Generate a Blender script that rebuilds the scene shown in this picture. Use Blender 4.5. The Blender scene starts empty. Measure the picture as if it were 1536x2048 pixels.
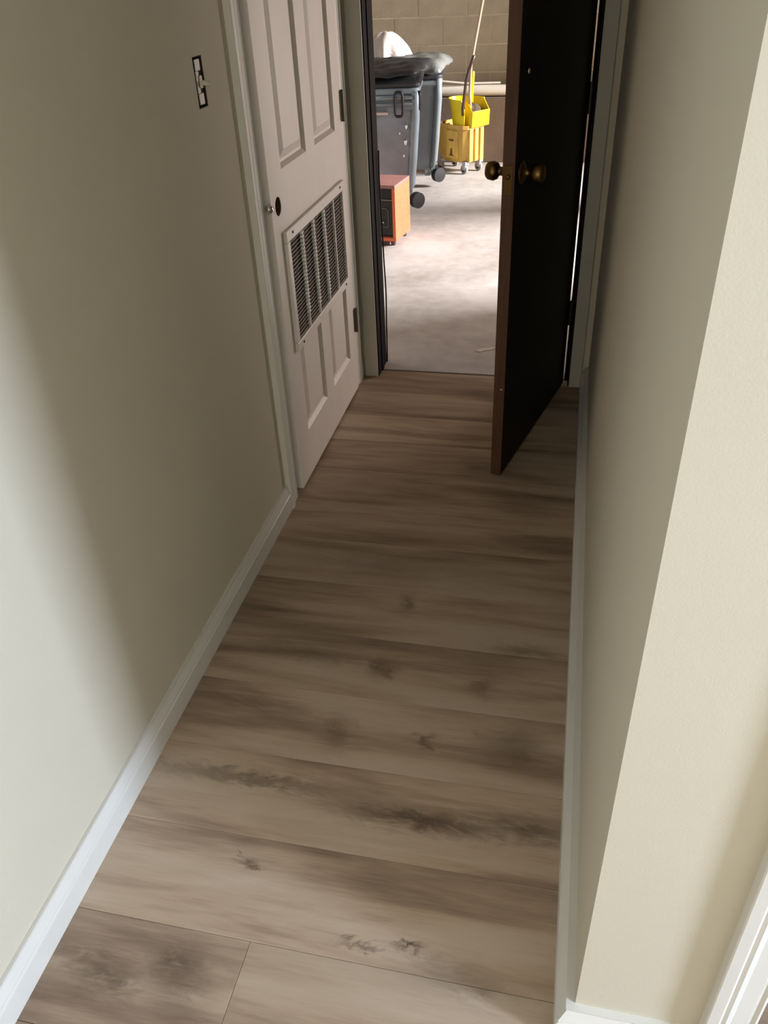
import bpy, bmesh, math, random
from mathutils import Vector, Matrix
random.seed(7)
S = bpy.context.scene
COL = S.collection

# ------------------------------------------------------------------ camera
cam_d = bpy.data.cameras.new('camera')
cam = bpy.data.objects.new('camera', cam_d); COL.objects.link(cam)
H = 1.55
c0 = Vector((768, 1024)); VF = Vector((1195, -112)); VN = Vector((885, 3370))
f = math.sqrt(-((VF - c0).dot(VN - c0)))
F = Vector((VF.x - c0.x, VF.y - c0.y, f)).normalized()
N = Vector((VN.x - c0.x, VN.y - c0.y, f)).normalized()
X = N.cross(F)
# world = rows (X, F, -N) applied to camera coordinates (x right, y down, z forward)
R = Matrix((X, F, -N))
rx = R @ Vector((1, 0, 0)); ry = -(R @ Vector((0, 1, 0))); rz = -(R @ Vector((0, 0, 1)))
M = Matrix((rx, ry, rz)).transposed().to_4x4(); M.translation = Vector((0, 0, H))
cam.matrix_world = M
cam_d.sensor_fit = 'HORIZONTAL'; cam_d.sensor_width = 36.0; cam_d.lens = f / 1536 * 36
cam_d.clip_start = 0.02
S.camera = cam

# ------------------------------------------------------------------ world, exposure, lights
W = bpy.data.worlds.new('world'); S.world = W; W.use_nodes = True
W.node_tree.nodes['Background'].inputs[0].default_value = (0.75, 0.85, 1.0, 1)
W.node_tree.nodes['Background'].inputs[1].default_value = 0.6
S.view_settings.view_transform = 'Standard'; S.view_settings.look = 'None'
S.view_settings.exposure = 0.0; S.view_settings.gamma = 1.0
S.view_settings.use_curve_mapping = False

def area(name, loc, target, sx, sy, power, color):
    l = bpy.data.lights.new(name, 'AREA'); l.shape = 'RECTANGLE'; l.size = sx; l.size_y = sy
    l.energy = power; l.color = color
    o = bpy.data.objects.new(name, l); COL.objects.link(o); o.location = loc
    o.rotation_euler = (Vector(target) - Vector(loc)).to_track_quat('-Z', 'Y').to_euler()
    return o
# daylight through the window of the near room (right, a little behind the camera)
area('window_daylight', (3.97, -0.66, 1.45), (0, -0.1, 0.9), 0.72, 1.2, 250, (0.67, 0.785, 1.0))
# added warm fill from behind the camera, set in an invented rear opening
area('rear_fill', (-0.56, -2.52, 0.85), (0.1, 3, 0.7), 0.5, 1.3, 11, (1.0, 0.80, 0.55))
# daylight through the open bay in the right wall of the garage
area('garage_bay_daylight', (5.5, 6.6, 3.0), (-0.9, 5.4, 0.0), 1.0, 1.2, 1980, (1.0, 0.98, 0.98))
# added cool fill for the cart fronts and near slab, at the left wall
area('garage_left_fill', (-3.17, 4.4, 1.55), (-0.8, 5.2, 0.3), 1.0, 1.0, 16, (0.85, 0.94, 1.0))
# added low fill at the bay that brightens the white door
area('garage_low_fill', (1.66, 5.55, 1.0), (-0.85, 2.8, 1.3), 0.8, 1.1, 62, (1.0, 0.84, 0.76))

# ------------------------------------------------------------------ materials
def mat(name, color, rough=0.6, metal=0.0, noise=0.0, nscale=30.0, bump=0.0, bscale=200.0, spec=0.5, stretch=None, color2=None, coat=0.0):
    m = bpy.data.materials.new(name); m.use_nodes = True
    nt = m.node_tree; b = nt.nodes['Principled BSDF']
    b.inputs['Roughness'].default_value = rough; b.inputs['Metallic'].default_value = metal
    b.inputs['Specular IOR Level'].default_value = spec
    b.inputs['Coat Weight'].default_value = coat
    c = (*color, 1)
    b.inputs['Base Color'].default_value = c
    tc = nt.nodes.new('ShaderNodeTexCoord'); mp = nt.nodes.new('ShaderNodeMapping')
    nt.links.new(tc.outputs['Object'], mp.inputs[0])
    if stretch: mp.inputs['Scale'].default_value = stretch
    if noise > 0 or color2:
        n = nt.nodes.new('ShaderNodeTexNoise'); n.inputs['Scale'].default_value = nscale
        n.inputs['Detail'].default_value = 6
        nt.links.new(mp.outputs[0], n.inputs['Vector'])
        r = nt.nodes.new('ShaderNodeValToRGB'); nt.links.new(n.outputs[0], r.inputs[0])
        r.color_ramp.elements[0].position = 0.3; r.color_ramp.elements[1].position = 0.7
        if color2: r.color_ramp.elements[0].color = (*color2, 1)
        else: r.color_ramp.elements[0].color = tuple(v * (1 - noise) for v in color) + (1,)
        r.color_ramp.elements[1].color = c
        nt.links.new(r.outputs[0], b.inputs['Base Color'])
    if bump > 0:
        n2 = nt.nodes.new('ShaderNodeTexNoise'); n2.inputs['Scale'].default_value = bscale
        n2.inputs['Detail'].default_value = 3
        nt.links.new(mp.outputs[0], n2.inputs['Vector'])
        bp = nt.nodes.new('ShaderNodeBump'); bp.inputs['Strength'].default_value = bump
        bp.inputs['Distance'].default_value = 0.002
        nt.links.new(n2.outputs[0], bp.inputs['Height']); nt.links.new(bp.outputs[0], b.inputs['Normal'])
    return m

def srgb(r, g, b):
    def t(v):
        v /= 255.0
        return v / 12.92 if v <= 0.04045 else ((v + 0.055) / 1.055) ** 2.4
    return (t(r), t(g), t(b))

MT = {}
MT['paint'] = mat('beige_wall_paint', srgb(206, 199, 179), 0.75, noise=0.03, nscale=4, bump=0.10, bscale=350)
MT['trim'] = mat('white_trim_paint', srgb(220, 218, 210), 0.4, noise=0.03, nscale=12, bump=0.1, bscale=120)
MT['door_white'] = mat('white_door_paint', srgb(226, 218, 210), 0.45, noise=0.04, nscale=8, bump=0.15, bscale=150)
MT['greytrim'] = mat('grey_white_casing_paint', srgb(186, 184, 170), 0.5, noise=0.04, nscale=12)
MT['ceiling'] = mat('ceiling_paint', srgb(225, 222, 214), 0.9)
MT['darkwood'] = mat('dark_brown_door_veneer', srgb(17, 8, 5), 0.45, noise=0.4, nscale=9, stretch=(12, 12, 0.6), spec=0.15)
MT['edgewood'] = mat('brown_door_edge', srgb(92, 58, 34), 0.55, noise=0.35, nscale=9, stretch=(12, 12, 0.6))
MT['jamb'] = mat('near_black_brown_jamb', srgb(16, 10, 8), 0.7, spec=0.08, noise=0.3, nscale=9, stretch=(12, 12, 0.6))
MT['brass'] = mat('aged_brass', srgb(118, 92, 54), 0.3, metal=1.0, noise=0.2, nscale=60)
MT['bronze'] = mat('dark_bronze_hinge', srgb(56, 48, 36), 0.45, metal=0.7)
MT['hinge_olive'] = mat('olive_painted_hinge', srgb(96, 92, 74), 0.45, metal=0.3)
MT['chrome'] = mat('polished_latch_metal', srgb(235, 235, 230), 0.12, metal=1.0)
MT['rawwood'] = mat('raw_brown_core', srgb(92, 66, 36), 0.9, noise=0.2, nscale=80)
MT['void'] = mat('dark_box_inside', srgb(34, 28, 22), 0.8)
MT['switch'] = mat('grey_metal_strap', srgb(150, 145, 135), 0.4, metal=0.4)
MT['ivory'] = mat('ivory_plastic', srgb(215, 208, 190), 0.4)
MT['grille'] = mat('white_grille_enamel', srgb(222, 216, 208), 0.35)
MT['cmu'] = mat('grey_beige_concrete_block', srgb(176, 162, 140), 0.95, noise=0.14, nscale=7, bump=0.9, bscale=90)
MT['mortar'] = mat('pale_mortar', srgb(206, 192, 168), 0.95, noise=0.2, nscale=9)
MT['stem'] = mat('shade_dark_concrete', srgb(122, 105, 92), 0.95, noise=0.25, nscale=5, bump=0.6, bscale=60)  # concrete darkened to hold the shade under the pipe
MT['pvc'] = mat('white_pvc', srgb(232, 224, 212), 0.4, noise=0.05, nscale=8)
MT['cart'] = mat('slate_grey_plastic', srgb(140, 155, 166), 0.34, noise=0.25, nscale=5, bump=0.2, bscale=60)
MT['cart2'] = mat('grey_plastic_rear', srgb(122, 130, 134), 0.5, noise=0.2, nscale=5)
MT['lid'] = mat('charcoal_lid_plastic', srgb(44, 46, 48), 0.55, noise=0.2, nscale=6)
MT['crumple'] = mat('grey_bag_plastic', srgb(128, 130, 126), 0.35, noise=0.2, nscale=14)
MT['black'] = mat('black_rubber', srgb(22, 20, 22), 0.5)
MT['chip'] = mat('white_chip_and_glint', srgb(235, 238, 235), 0.6)  # chips on the cart, and the glints painted on the fin ends
MT['steel'] = mat('bright_steel', srgb(225, 228, 230), 0.25, metal=0.9)
MT['cloth'] = mat('white_cloth', srgb(214, 204, 198), 0.9, noise=0.06, nscale=10, bump=0.4, bscale=40)
MT['orange'] = mat('orange_wood_cabinet', srgb(224, 112, 74), 0.45, noise=0.22, nscale=6, stretch=(1, 3, 9))
MT['orange_top'] = mat('reddish_cabinet_top', srgb(160, 112, 104), 0.45, noise=0.2, nscale=14)  # top board greyer and redder than the sides
MT['panelblack'] = mat('black_front_panel', srgb(14, 14, 15), 0.35)
MT['trimgrey'] = mat('grey_outline_trim', srgb(120, 116, 112), 0.4, metal=0.5)
MT['bucket'] = mat('worn_pale_yellow_plastic', srgb(226, 186, 92), 0.5, noise=0.3, nscale=9, color2=srgb(186, 142, 66), stretch=(1, 1, 0.5))
MT['wringer'] = mat('bright_yellow_plastic', srgb(236, 204, 20), 0.38, noise=0.12, nscale=9)
MT['decal'] = mat('faded_brown_print', srgb(116, 70, 30), 0.6)
MT['handlewood'] = mat('pale_mop_pole', srgb(176, 152, 128), 0.5)
MT['lever'] = mat('dark_brown_tube', srgb(72, 50, 44), 0.35)
MT['mopyarn'] = mat('dirty_grey_mop_yarn', srgb(92, 76, 60), 0.95, noise=0.4, nscale=40)
MT['caster_grey'] = mat('grey_caster_fork', srgb(178, 172, 172), 0.4)
MT['tread'] = mat('dusty_grey_tyre', srgb(150, 146, 142), 0.7)
MT['gap_shade'] = mat('fin_gap_shade_grey', srgb(108, 100, 90), 0.8)  # backing colour carries the dark of the gaps between fins
MT['finpaint'] = mat('greyed_fin_enamel', srgb(158, 150, 140), 0.5)  # greyed against the frame so the painted fin glints show
MT['paper'] = mat('pale_paper_scrap', srgb(196, 184, 170), 0.8)

# concrete slab of the garage
def concrete_mat():
    m = mat('pale_garage_concrete', srgb(196, 190, 184), 0.75)
    nt = m.node_tree; b = nt.nodes['Principled BSDF']
    tc = nt.nodes.new('ShaderNodeTexCoord')
    n1 = nt.nodes.new('ShaderNodeTexNoise'); n1.inputs['Scale'].default_value = 1.6; n1.inputs['Detail'].default_value = 8
    n2 = nt.nodes.new('ShaderNodeTexNoise'); n2.inputs['Scale'].default_value = 14; n2.inputs['Detail'].default_value = 8
    nt.links.new(tc.outputs['Object'], n1.inputs['Vector']); nt.links.new(tc.outputs['Object'], n2.inputs['Vector'])
    mx = nt.nodes.new('ShaderNodeMath'); mx.operation = 'MULTIPLY_ADD'; mx.inputs[1].default_value = 0.4
    nt.links.new(n2.outputs[0], mx.inputs[0]); nt.links.new(n1.outputs[0], mx.inputs[2])
    r = nt.nodes.new('ShaderNodeValToRGB'); nt.links.new(mx.outputs[0], r.inputs[0])
    r.color_ramp.elements[0].position = 0.45; r.color_ramp.elements[0].color = (*srgb(146, 137, 130), 1)
    r.color_ramp.elements[1].position = 0.85; r.color_ramp.elements[1].color = (*srgb(186, 179, 174), 1)
    nt.links.new(r.outputs[0], b.inputs['Base Color'])
    return m
MT['concrete'] = concrete_mat()

# vinyl plank: long grain along X, each plank shifted by its object's random number
def plank_mat():
    m = bpy.data.materials.new('greige_oak_plank'); m.use_nodes = True
    nt = m.node_tree; b = nt.nodes['Principled BSDF']; L = nt.links
    b.inputs['Roughness'].default_value = 0.48; b.inputs['Specular IOR Level'].default_value = 0.35
    def node(t, **k):
        n = nt.nodes.new(t)
        for a, v in k.items(): setattr(n, a, v)
        return n
    def math_(op, a, b_=None, c=None):
        n = node('ShaderNodeMath', operation=op)
        for i, v in enumerate((a, b_, c)):
            if v is None: continue
            if isinstance(v, (int, float)): n.inputs[i].default_value = v
            else: L.new(v, n.inputs[i])
        return n.outputs[0]
    tc = node('ShaderNodeTexCoord'); oi = node('ShaderNodeObjectInfo')
    w = math_('MULTIPLY', oi.outputs['Random'], 40.0)
    def noise(scale, detail, sc, rough=0.55, dist=0.0):
        mp = node('ShaderNodeMapping'); mp.inputs['Scale'].default_value = sc
        L.new(tc.outputs['Object'], mp.inputs[0])
        n = node('ShaderNodeTexNoise', noise_dimensions='4D')
        n.inputs['Scale'].default_value = scale; n.inputs['Detail'].default_value = detail
        n.inputs['Roughness'].default_value = rough; n.inputs['Distortion'].default_value = dist
        L.new(mp.outputs[0], n.inputs['Vector']); L.new(w, n.inputs['W'])
        return n.outputs[0]
    broad = noise(1.0, 3, (1.3, 9, 1), 0.5, 0.6)
    streak = noise(1.0, 5, (2.6, 30, 1), 0.6, 0.8)
    fine = noise(1.0, 4, (14, 220, 1), 0.6)
    v = math_('MULTIPLY_ADD', streak, 0.30, math_('MULTIPLY', broad, 0.92))
    v = math_('MULTIPLY_ADD', fine, 0.16, v)
    r = node('ShaderNodeValToRGB'); L.new(v, r.inputs[0])
    e = r.color_ramp.elements
    e[0].position = 0.50; e[0].color = (*srgb(118, 99, 84), 1)
    e[1].position = 0.86; e[1].color = (*srgb(190, 172, 152), 1)
    k = e.new(0.64); k.color = (*srgb(157, 136, 116), 1)
    k = e.new(0.73); k.color = (*srgb(177, 156, 134), 1)
    # dark knots and mineral streaks printed on the planks: (x, y, rx, ry, strength)
    marks = [(-0.735, 0.615, 0.085, 0.030, 0.75), (-0.60, 0.640, 0.055, 0.050, 0.7), (-0.57, 0.585, 0.05, 0.02, 0.5),
             (-0.541, 0.878, 0.022, 0.009, 0.9), (-0.182, 0.774, 0.030, 0.010, 0.9), (-0.08, 0.735, 0.10, 0.03, 0.5),
             (-0.28, 0.76, 0.045, 0.006, 0.6),
             (-0.60, 1.080, 0.22, 0.018, 0.62), (-0.20, 1.045, 0.20, 0.022, 0.78), (0.02, 1.06, 0.09, 0.025, 0.62),
             (-0.45, 1.25, 0.03, 0.05, 0.4), (-0.235, 1.262, 0.014, 0.022, 0.7), (-0.02, 1.28, 0.07, 0.05, 0.5),
             (-0.66, 1.30, 0.12, 0.02, 0.4),
             (-0.385, 1.47, 0.035, 0.028, 0.65), (-0.12, 1.45, 0.03, 0.03, 0.5), (-0.62, 1.50, 0.14, 0.03, 0.45),
             (-0.37, 1.74, 0.016, 0.03, 0.6), (-0.02, 1.60, 0.10, 0.02, 0.5),
             (-0.50, 1.90, 0.22, 0.04, 0.4), (-0.25, 2.52, 0.07, 0.05, 0.6)]
    sep = node('ShaderNodeSeparateXYZ'); L.new(tc.outputs['Object'], sep.inputs[0])
    wob = noise(1.0, 5, (8, 22, 1), 0.65, 2.2)
    wx = math_('MULTIPLY_ADD', wob, 0.16, -0.08)
    wy = math_('MULTIPLY_ADD', wob, -0.09, 0.045)
    px = math_('ADD', sep.outputs[0], wx); py = math_('ADD', sep.outputs[1], wy)
    tot = None
    for (x, y, a, c, s) in marks:
        dx = math_('MULTIPLY', math_('SUBTRACT', px, x), 1 / a); dy = math_('MULTIPLY', math_('SUBTRACT', py, y), 1 / c)
        d = math_('ADD', math_('MULTIPLY', dx, dx), math_('MULTIPLY', dy, dy))
        g = math_('MULTIPLY', math_('POWER', 2.718, math_('MULTIPLY', d, -0.8)), s)
        tot = g if tot is None else math_('MAXIMUM', tot, g)
    tot = math_('MULTIPLY', tot, math_('MULTIPLY_ADD', streak, 1.6, 0.1))
    mx = node('ShaderNodeMix', data_type='RGBA'); L.new(tot, mx.inputs['Factor'])
    L.new(r.outputs[0], mx.inputs['A']); mx.inputs['B'].default_value = (*srgb(66, 50, 42), 1)
    # each plank a touch lighter or darker
    br = node('ShaderNodeHueSaturation'); L.new(mx.outputs['Result'], br.inputs['Color'])
    L.new(math_('MULTIPLY_ADD', oi.outputs['Random'], 0.24, 0.88), br.inputs['Value'])
    L.new(br.outputs[0], b.inputs['Base Color'])
    bp = node('ShaderNodeBump'); bp.inputs['Strength'].default_value = 0.15; bp.inputs['Distance'].default_value = 0.001
    L.new(fine, bp.inputs['Height']); L.new(bp.outputs[0], b.inputs['Normal'])
    return m
MT['plank'] = plank_mat()

# ------------------------------------------------------------------ helpers
def box(bm, x0, x1, y0, y1, z0, z1):
    vs = [bm.verts.new(p) for p in ((x0, y0, z0), (x1, y0, z0), (x1, y1, z0), (x0, y1, z0), (x0, y0, z1), (x1, y0, z1), (x1, y1, z1), (x0, y1, z1))]
    for q in ((0, 3, 2, 1), (4, 5, 6, 7), (0, 1, 5, 4), (1, 2, 6, 5), (2, 3, 7, 6), (3, 0, 4, 7)):
        bm.faces.new([vs[i] for i in q])

def prism(bm, pts, axis, a, b):
    """polygon pts (u, v) extruded along an axis: 'z' -> (u,v)=(x,y); 'y' -> (x,z); 'x' -> (y,z)"""
    def P(u, v, t): return {'z': (u, v, t), 'y': (u, t, v), 'x': (t, u, v)}[axis]
    A = [bm.verts.new(P(u, v, a)) for u, v in pts]; B = [bm.verts.new(P(u, v, b)) for u, v in pts]
    n = len(pts)
    bm.faces.new(A); bm.faces.new(list(reversed(B)))
    for i in range(n): bm.faces.new((A[i], B[i], B[(i + 1) % n], A[(i + 1) % n]))

def tube(bm, pts, r, seg=12, caps=True):
    pts = [Vector(p) for p in pts]; rings = []
    rs = r if isinstance(r, (list, tuple)) else [r] * len(pts)
    up = None
    for i, p in enumerate(pts):
        d = (pts[min(i + 1, len(pts) - 1)] - pts[max(i - 1, 0)]).normalized()
        if up is None: up = d.orthogonal().normalized()
        up = (up - d * up.dot(d)).normalized(); s = d.cross(up)
        rings.append([bm.verts.new(p + (up * math.cos(t) + s * math.sin(t)) * rs[i]) for t in [2 * math.pi * k / seg for k in range(seg)]])
    for a, b in zip(rings, rings[1:]):
        for k in range(seg): bm.faces.new((a[k], a[(k + 1) % seg], b[(k + 1) % seg], b[k]))
    if caps: bm.faces.new(list(reversed(rings[0]))); bm.faces.new(rings[-1])

def lathe(bm, prof, origin, axis, seg=24):
    """prof: list of (distance along axis, radius)"""
    o = Vector(origin); ax = Vector(axis).normalized()
    tube(bm, [o + ax * d for d, _ in prof], [max(r, 1e-4) for _, r in prof], seg)

def rrect(w, d, r, n=5):
    out = []
    for cx, cy, a0 in ((w / 2 - r, d / 2 - r, 0), (-w / 2 + r, d / 2 - r, 90), (-w / 2 + r, -d / 2 + r, 180), (w / 2 - r, -d / 2 + r, 270)):
        for k in range(n + 1):
            a = math.radians(a0 + 90 * k / n); out.append((cx + r * math.cos(a), cy + r * math.sin(a)))
    return out

def loft(bm, secs, caps=True):
    """secs: list of (list of (x,y), z)"""
    rings = [[bm.verts.new((x, y, z)) for x, y in pts] for pts, z in secs]
    n = len(rings[0])
    for a, b in zip(rings, rings[1:]):
        for k in range(n): bm.faces.new((a[k], a[(k + 1) % n], b[(k + 1) % n], b[k]))
    if caps: bm.faces.new(list(reversed(rings[0]))); bm.faces.new(rings[-1])

def obj(name, bm, m, parent=None, bevel=0.0, smooth=False, label=None, seg=2):
    bmesh.ops.recalc_face_normals(bm, faces=bm.faces)
    me = bpy.data.meshes.new(name); bm.to_mesh(me); bm.free()
    me.materials.append(MT[m])
    if smooth:
        for p in me.polygons: p.use_smooth = True
    o = bpy.data.objects.new(name, me); COL.objects.link(o)
    if parent: o.parent = parent
    if label: o['label'] = label
    if bevel > 0:
        md = o.modifiers.new('bevel', 'BEVEL'); md.width = bevel; md.segments = seg; md.limit_method = 'ANGLE'; md.angle_limit = math.radians(40)
    if smooth and me.polygons:
        try:
            md = o.modifiers.new('ws', 'WEIGHTED_NORMAL'); md.keep_sharp = True
        except Exception: pass
    return o

def boxes(name, m, lst, parent=None, bevel=0.0, label=None, smooth=False):
    bm = bmesh.new()
    for b in lst: box(bm, *b)
    return obj(name, bm, m, parent, bevel, smooth, label)

def thing(name, label, cat, loc=(0, 0, 0), rz=0.0, group=None):
    o = bpy.data.objects.new(name, None); COL.objects.link(o); o.location = loc; o.rotation_euler = (0, 0, rz)
    o.empty_display_size = 0.1
    o['label'] = label; o['category'] = cat
    if group: o['group'] = group
    return o
def tag(o, label, cat, group=None):
    o['label'] = label; o['category'] = cat
    if group: o['group'] = group
    return o
def struct(o, label, cat='wall'):
    o['kind'] = 'structure'; o['label'] = label; o['category'] = cat
    return o

# ------------------------------------------------------------------ dimensions
LX = -0.868      # left wall face
RXW = 0.118      # right hall wall face
CY = 0.69        # return wall face
EY = 3.24        # end of the hall (garage wall, hall side)
GY = 3.38        # garage side of that wall
BY = 7.90        # block wall face
CH = 2.44        # ceiling height
D1a, D1b = 2.262, 3.100   # opening of the white door (y)
OL, OR = -0.785, 0.037    # clear opening of the garage doorway (x)

# ------------------------------------------------------------------ floors
fl = struct(boxes('floor', 'rawwood', [(-1.2, 4.1, -2.6, EY + 0.07, -0.12, -0.0065)]), 'greige wood-look plank floor running the length of the hallway', 'floor')
pitch = 0.214; y0 = 0.725 - 0.214 * 6
row = 0
y = y0
def plank(x0, x1, ya, yb):
    bm = bmesh.new(); g = 0.0004
    box(bm, x0 + g, x1 - g, ya + g, yb - g, -0.0065, 0.0)
    o = obj('plank', bm, 'plank', fl, bevel=0.0005, seg=1)
    return o
joints = {5: -0.485}
rj = random.Random(3)
while y < EY + 0.03:
    ya, yb = y, min(y + pitch, EY + 0.07)
    if yb <= 0.726:
        j = joints.get(row, -1.0 + rj.random() * 0.9)
        xs = [LX]
        while j < 1.9:
            if j > LX + 0.05: xs.append(j)
            j += 1.22
        xs.append(1.9)
    else:
        xs = [LX - 0.02, 0.14] if yb < D1a or True else [LX, 0.14]
    for a, b in zip(xs, xs[1:]): plank(a, b, ya, yb)
    y += pitch; row += 1
# plain run of the same floor behind and right of what the planks cover
boxes('plank_run', 'plank', [(LX, 4.0, -2.55, y0, -0.0065, 0.0), (1.9, 4.0, y0, 0.725, -0.0065, 0), (0.14, 4.0, 0.725, 2.5, -0.0065, 0)], fl)
struct(boxes('floor', 'concrete', [(-3.2, 3.7, EY + 0.07, BY + 0.2, -0.12, -0.001)]), 'pale worn concrete slab of the garage beyond the doorway', 'floor')
#tr = boxes('threshold', 'plank', [(OL, OR, EY + 0.055, EY + 0.085, -0.001, 0.004)], fl, bevel=0.002)

# ------------------------------------------------------------------ walls
SWY0, SWY1, SWZ0, SWZ1 = 1.935, 1.988, 1.272, 1.378
wl = struct(boxes('wall_left', 'paint', [
    (LX - 0.11, LX, -2.55, SWY0, 0, CH), (LX - 0.11, LX, SWY0, SWY1, 0, SWZ0), (LX - 0.11, LX, SWY0, SWY1, SWZ1, CH),
    (LX - 0.11, LX, SWY1, D1a - 0.02, 0, CH), (LX - 0.11, LX, D1a - 0.02, D1b + 0.02, 2.06, CH),
    (LX - 0.11, LX, D1b + 0.02, GY, 0, CH)]), 'beige painted left wall of the hallway')
struct(boxes('wall_left', 'paint', [(LX - 1.2, LX - 0.11, D1b + 0.2, D1b + 0.25, 0, CH), (LX - 1.2, LX - 0.11, D1a - 0.25, D1a - 0.2, 0, CH), (LX - 1.25, LX - 1.2, D1a - 0.25, D1b + 0.25, 0, CH)]),
       'closet walls behind the white paneled door')
struct(boxes('wall_right', 'paint', [(RXW, 0.235, CY, EY, 0, CH)]), 'beige painted right wall of the hallway')
struct(boxes('wall_front', 'paint', [(0.235, 0.392, CY, 0.80, 0, CH), (0.392, 1.24, CY, 0.80, 2.06, CH), (1.24, 4.0, CY, 0.80, 0, CH)]),
       'narrow bright beige wall end facing the camera beside the white casing')
struct(boxes('wall_far', 'paint', [(0.235, 4.0, 2.4, 2.5, 0, CH), (3.9, 4.0, 0.80, 2.4, 0, CH)]), 'wall of the side room past the right casing')
struct(boxes('wall_end', 'paint', [(LX, OL - 0.02, EY, GY, 0, CH), (OL - 0.02, OR + 0.02, EY, GY, 2.06, CH), (OR + 0.02, 0.235, EY, GY, 0, CH)]),
       'end wall of the hallway around the dark doorway')
# near room behind the camera, with its daylight window and the opening added for the rear fill
struct(boxes('wall_back', 'paint', [(LX - 0.11, -0.8, -2.65, -2.55, 0, CH), (-0.8, 0.1, -2.65, -2.55, 0, 0.15), (-0.8, 0.1, -2.65, -2.55, 1.55, CH), (0.1, 4.1, -2.65, -2.55, 0, CH)]), 'back wall of the near room')
struct(boxes('wall_side', 'paint', [(4.0, 4.1, -2.55, -1.04, 0, CH), (4.0, 4.1, -1.04, -0.28, 0, 0.8), (4.0, 4.1, -1.04, -0.28, 2.1, CH), (4.0, 4.1, -0.28, CY + 0.2, 0, CH)]), 'window wall of the near room')
struct(boxes('ceiling', 'ceiling', [(-2.2, 4.1, -2.65, EY, CH, CH + 0.1)]), 'flat hallway ceiling', 'ceiling')
# garage shell
struct(boxes('ceiling', 'stem', [(-3.3, 3.8, EY, BY + 0.2, 2.9, 3.0)]), 'garage ceiling', 'ceiling')
struct(boxes('wall_garage_near', 'cmu', [(-3.2, LX - 0.11, EY, GY, 0, 2.9), (LX - 0.11, 0.235, EY, GY, CH, 2.9), (0.235, 3.7, 2.6, GY, 0, 2.9)]), 'near wall of the garage')
struct(boxes('wall_garage_left', 'cmu', [(-3.3, -3.2, EY, 3.9, 0, 2.9), (-3.3, -3.2, 3.9, 4.9, 0, 1.0), (-3.3, -3.2, 3.9, 4.9, 2.1, 2.9), (-3.3, -3.2, 4.9, BY + 0.2, 0, 2.9)]), 'left wall of the garage')  # opening added for the left fill lamp
struct(boxes('wall_garage_right', 'cmu', [(1.5, 1.62, GY, 5.0, 0, 2.9), (1.5, 1.62, 6.1, 6.4, 0, 2.4), (1.5, 1.62, 5.05, 7.3, 2.4, 2.9), (1.5, 1.62, 7.3, BY + 0.2, 0, 2.9)]), 'right wall of the garage with an open bay')  # unseen bay post added to cast the shade band on the slab

# block wall: every block its own piece
wb = struct(boxes('wall_far', 'mortar', [(-3.2, 1.5, BY + 0.0025, BY + 0.2, 0, 2.9)]), 'grey-beige concrete block wall at the back of the garage')
bp_, cp_ = 0.417, 0.2094
def block_mesh(w):
    bm = bmesh.new(); box(bm, 0, w, 0, 0.012, 0, cp_ - 0.010)
    bmesh.ops.recalc_face_normals(bm, faces=bm.faces)
    me = bpy.data.meshes.new('concrete_block'); bm.to_mesh(me); bm.free(); me.materials.append(MT['cmu']); return me
bmesh_full = block_mesh(bp_ - 0.010)
z = 0.8905 - 2 * cp_; r_ = 0
rb = random.Random(5)
while z < 1.9:
    off = 0 if (round((z - 0.8905) / cp_) % 2 == 0) else bp_ / 2
    x = -1.638 - 2 * bp_ + off
    while x < 0.3:
        o = bpy.data.objects.new('concrete_block', bmesh_full); COL.objects.link(o); o.parent = wb
        o.location = (x + 0.005, BY + rb.uniform(-0.0015, 0.0015), z + 0.005)
        x += bp_
    z += cp_
# stem wall and its ledge
struct(boxes('wall_stem', 'stem', [(-3.2, 1.5, 7.66, BY, 0, 0.515)], bevel=0.006), 'concrete curb with shade in its dark colour at the foot of the block wall')

# ------------------------------------------------------------------ baseboards
def bb_prof(t, h=0.092):
    return [(0, 0), (t, 0), (t, h * 0.62), (t * 0.80, h * 0.66), (t * 0.88, h * 0.72), (t * 0.62, h * 0.84), (t * 0.45, h * 0.93), (t * 0.5, h), (0, h)]
bm = bmesh.new(); prism(bm, [(LX + u, v) for u, v in bb_prof(0.017, 0.094)], 'y', -2.55, 2.158)
struct(obj('baseboard_left', bm, 'trim', bevel=0.001), 'white moulded baseboard along the left hallway wall', 'baseboard')
def run(bm, ringsv):
    rr = [[bm.verts.new(p) for p in rg] for rg in ringsv]
    n = len(rr[0])
    for a_, b_ in zip(rr, rr[1:]):
        for k in range(n): bm.faces.new((a_[k], a_[(k + 1) % n], b_[(k + 1) % n], b_[k]))
    bm.faces.new(rr[0]); bm.faces.new(rr[-1][::-1])
pr = bb_prof(0.030, 0.090)
mit = [(RXW - u, CY - u * 0.87, v) for u, v in pr]
bm = bmesh.new(); run(bm, [[(RXW - u, 3.236, v) for u, v in pr], mit])
struct(obj('baseboard_right', bm, 'trim'), 'white baseboard along the right hallway wall, shaded', 'baseboard')
bm = bmesh.new(); run(bm, [mit, [(0.318, CY - u * 0.87, v) for u, v in pr]])
struct(obj('baseboard_front', bm, 'trim'), 'short bright white baseboard on the wall end at the bottom right', 'baseboard')
bm = bmesh.new(); prism(bm, [(LX + u, v) for u, v in bb_prof(0.017, 0.094)], 'y', 3.196, 3.222)
struct(obj('baseboard_left', bm, 'trim', bevel=0.001), 'tiny stub of baseboard between white door and dark doorway', 'baseboard')

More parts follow.
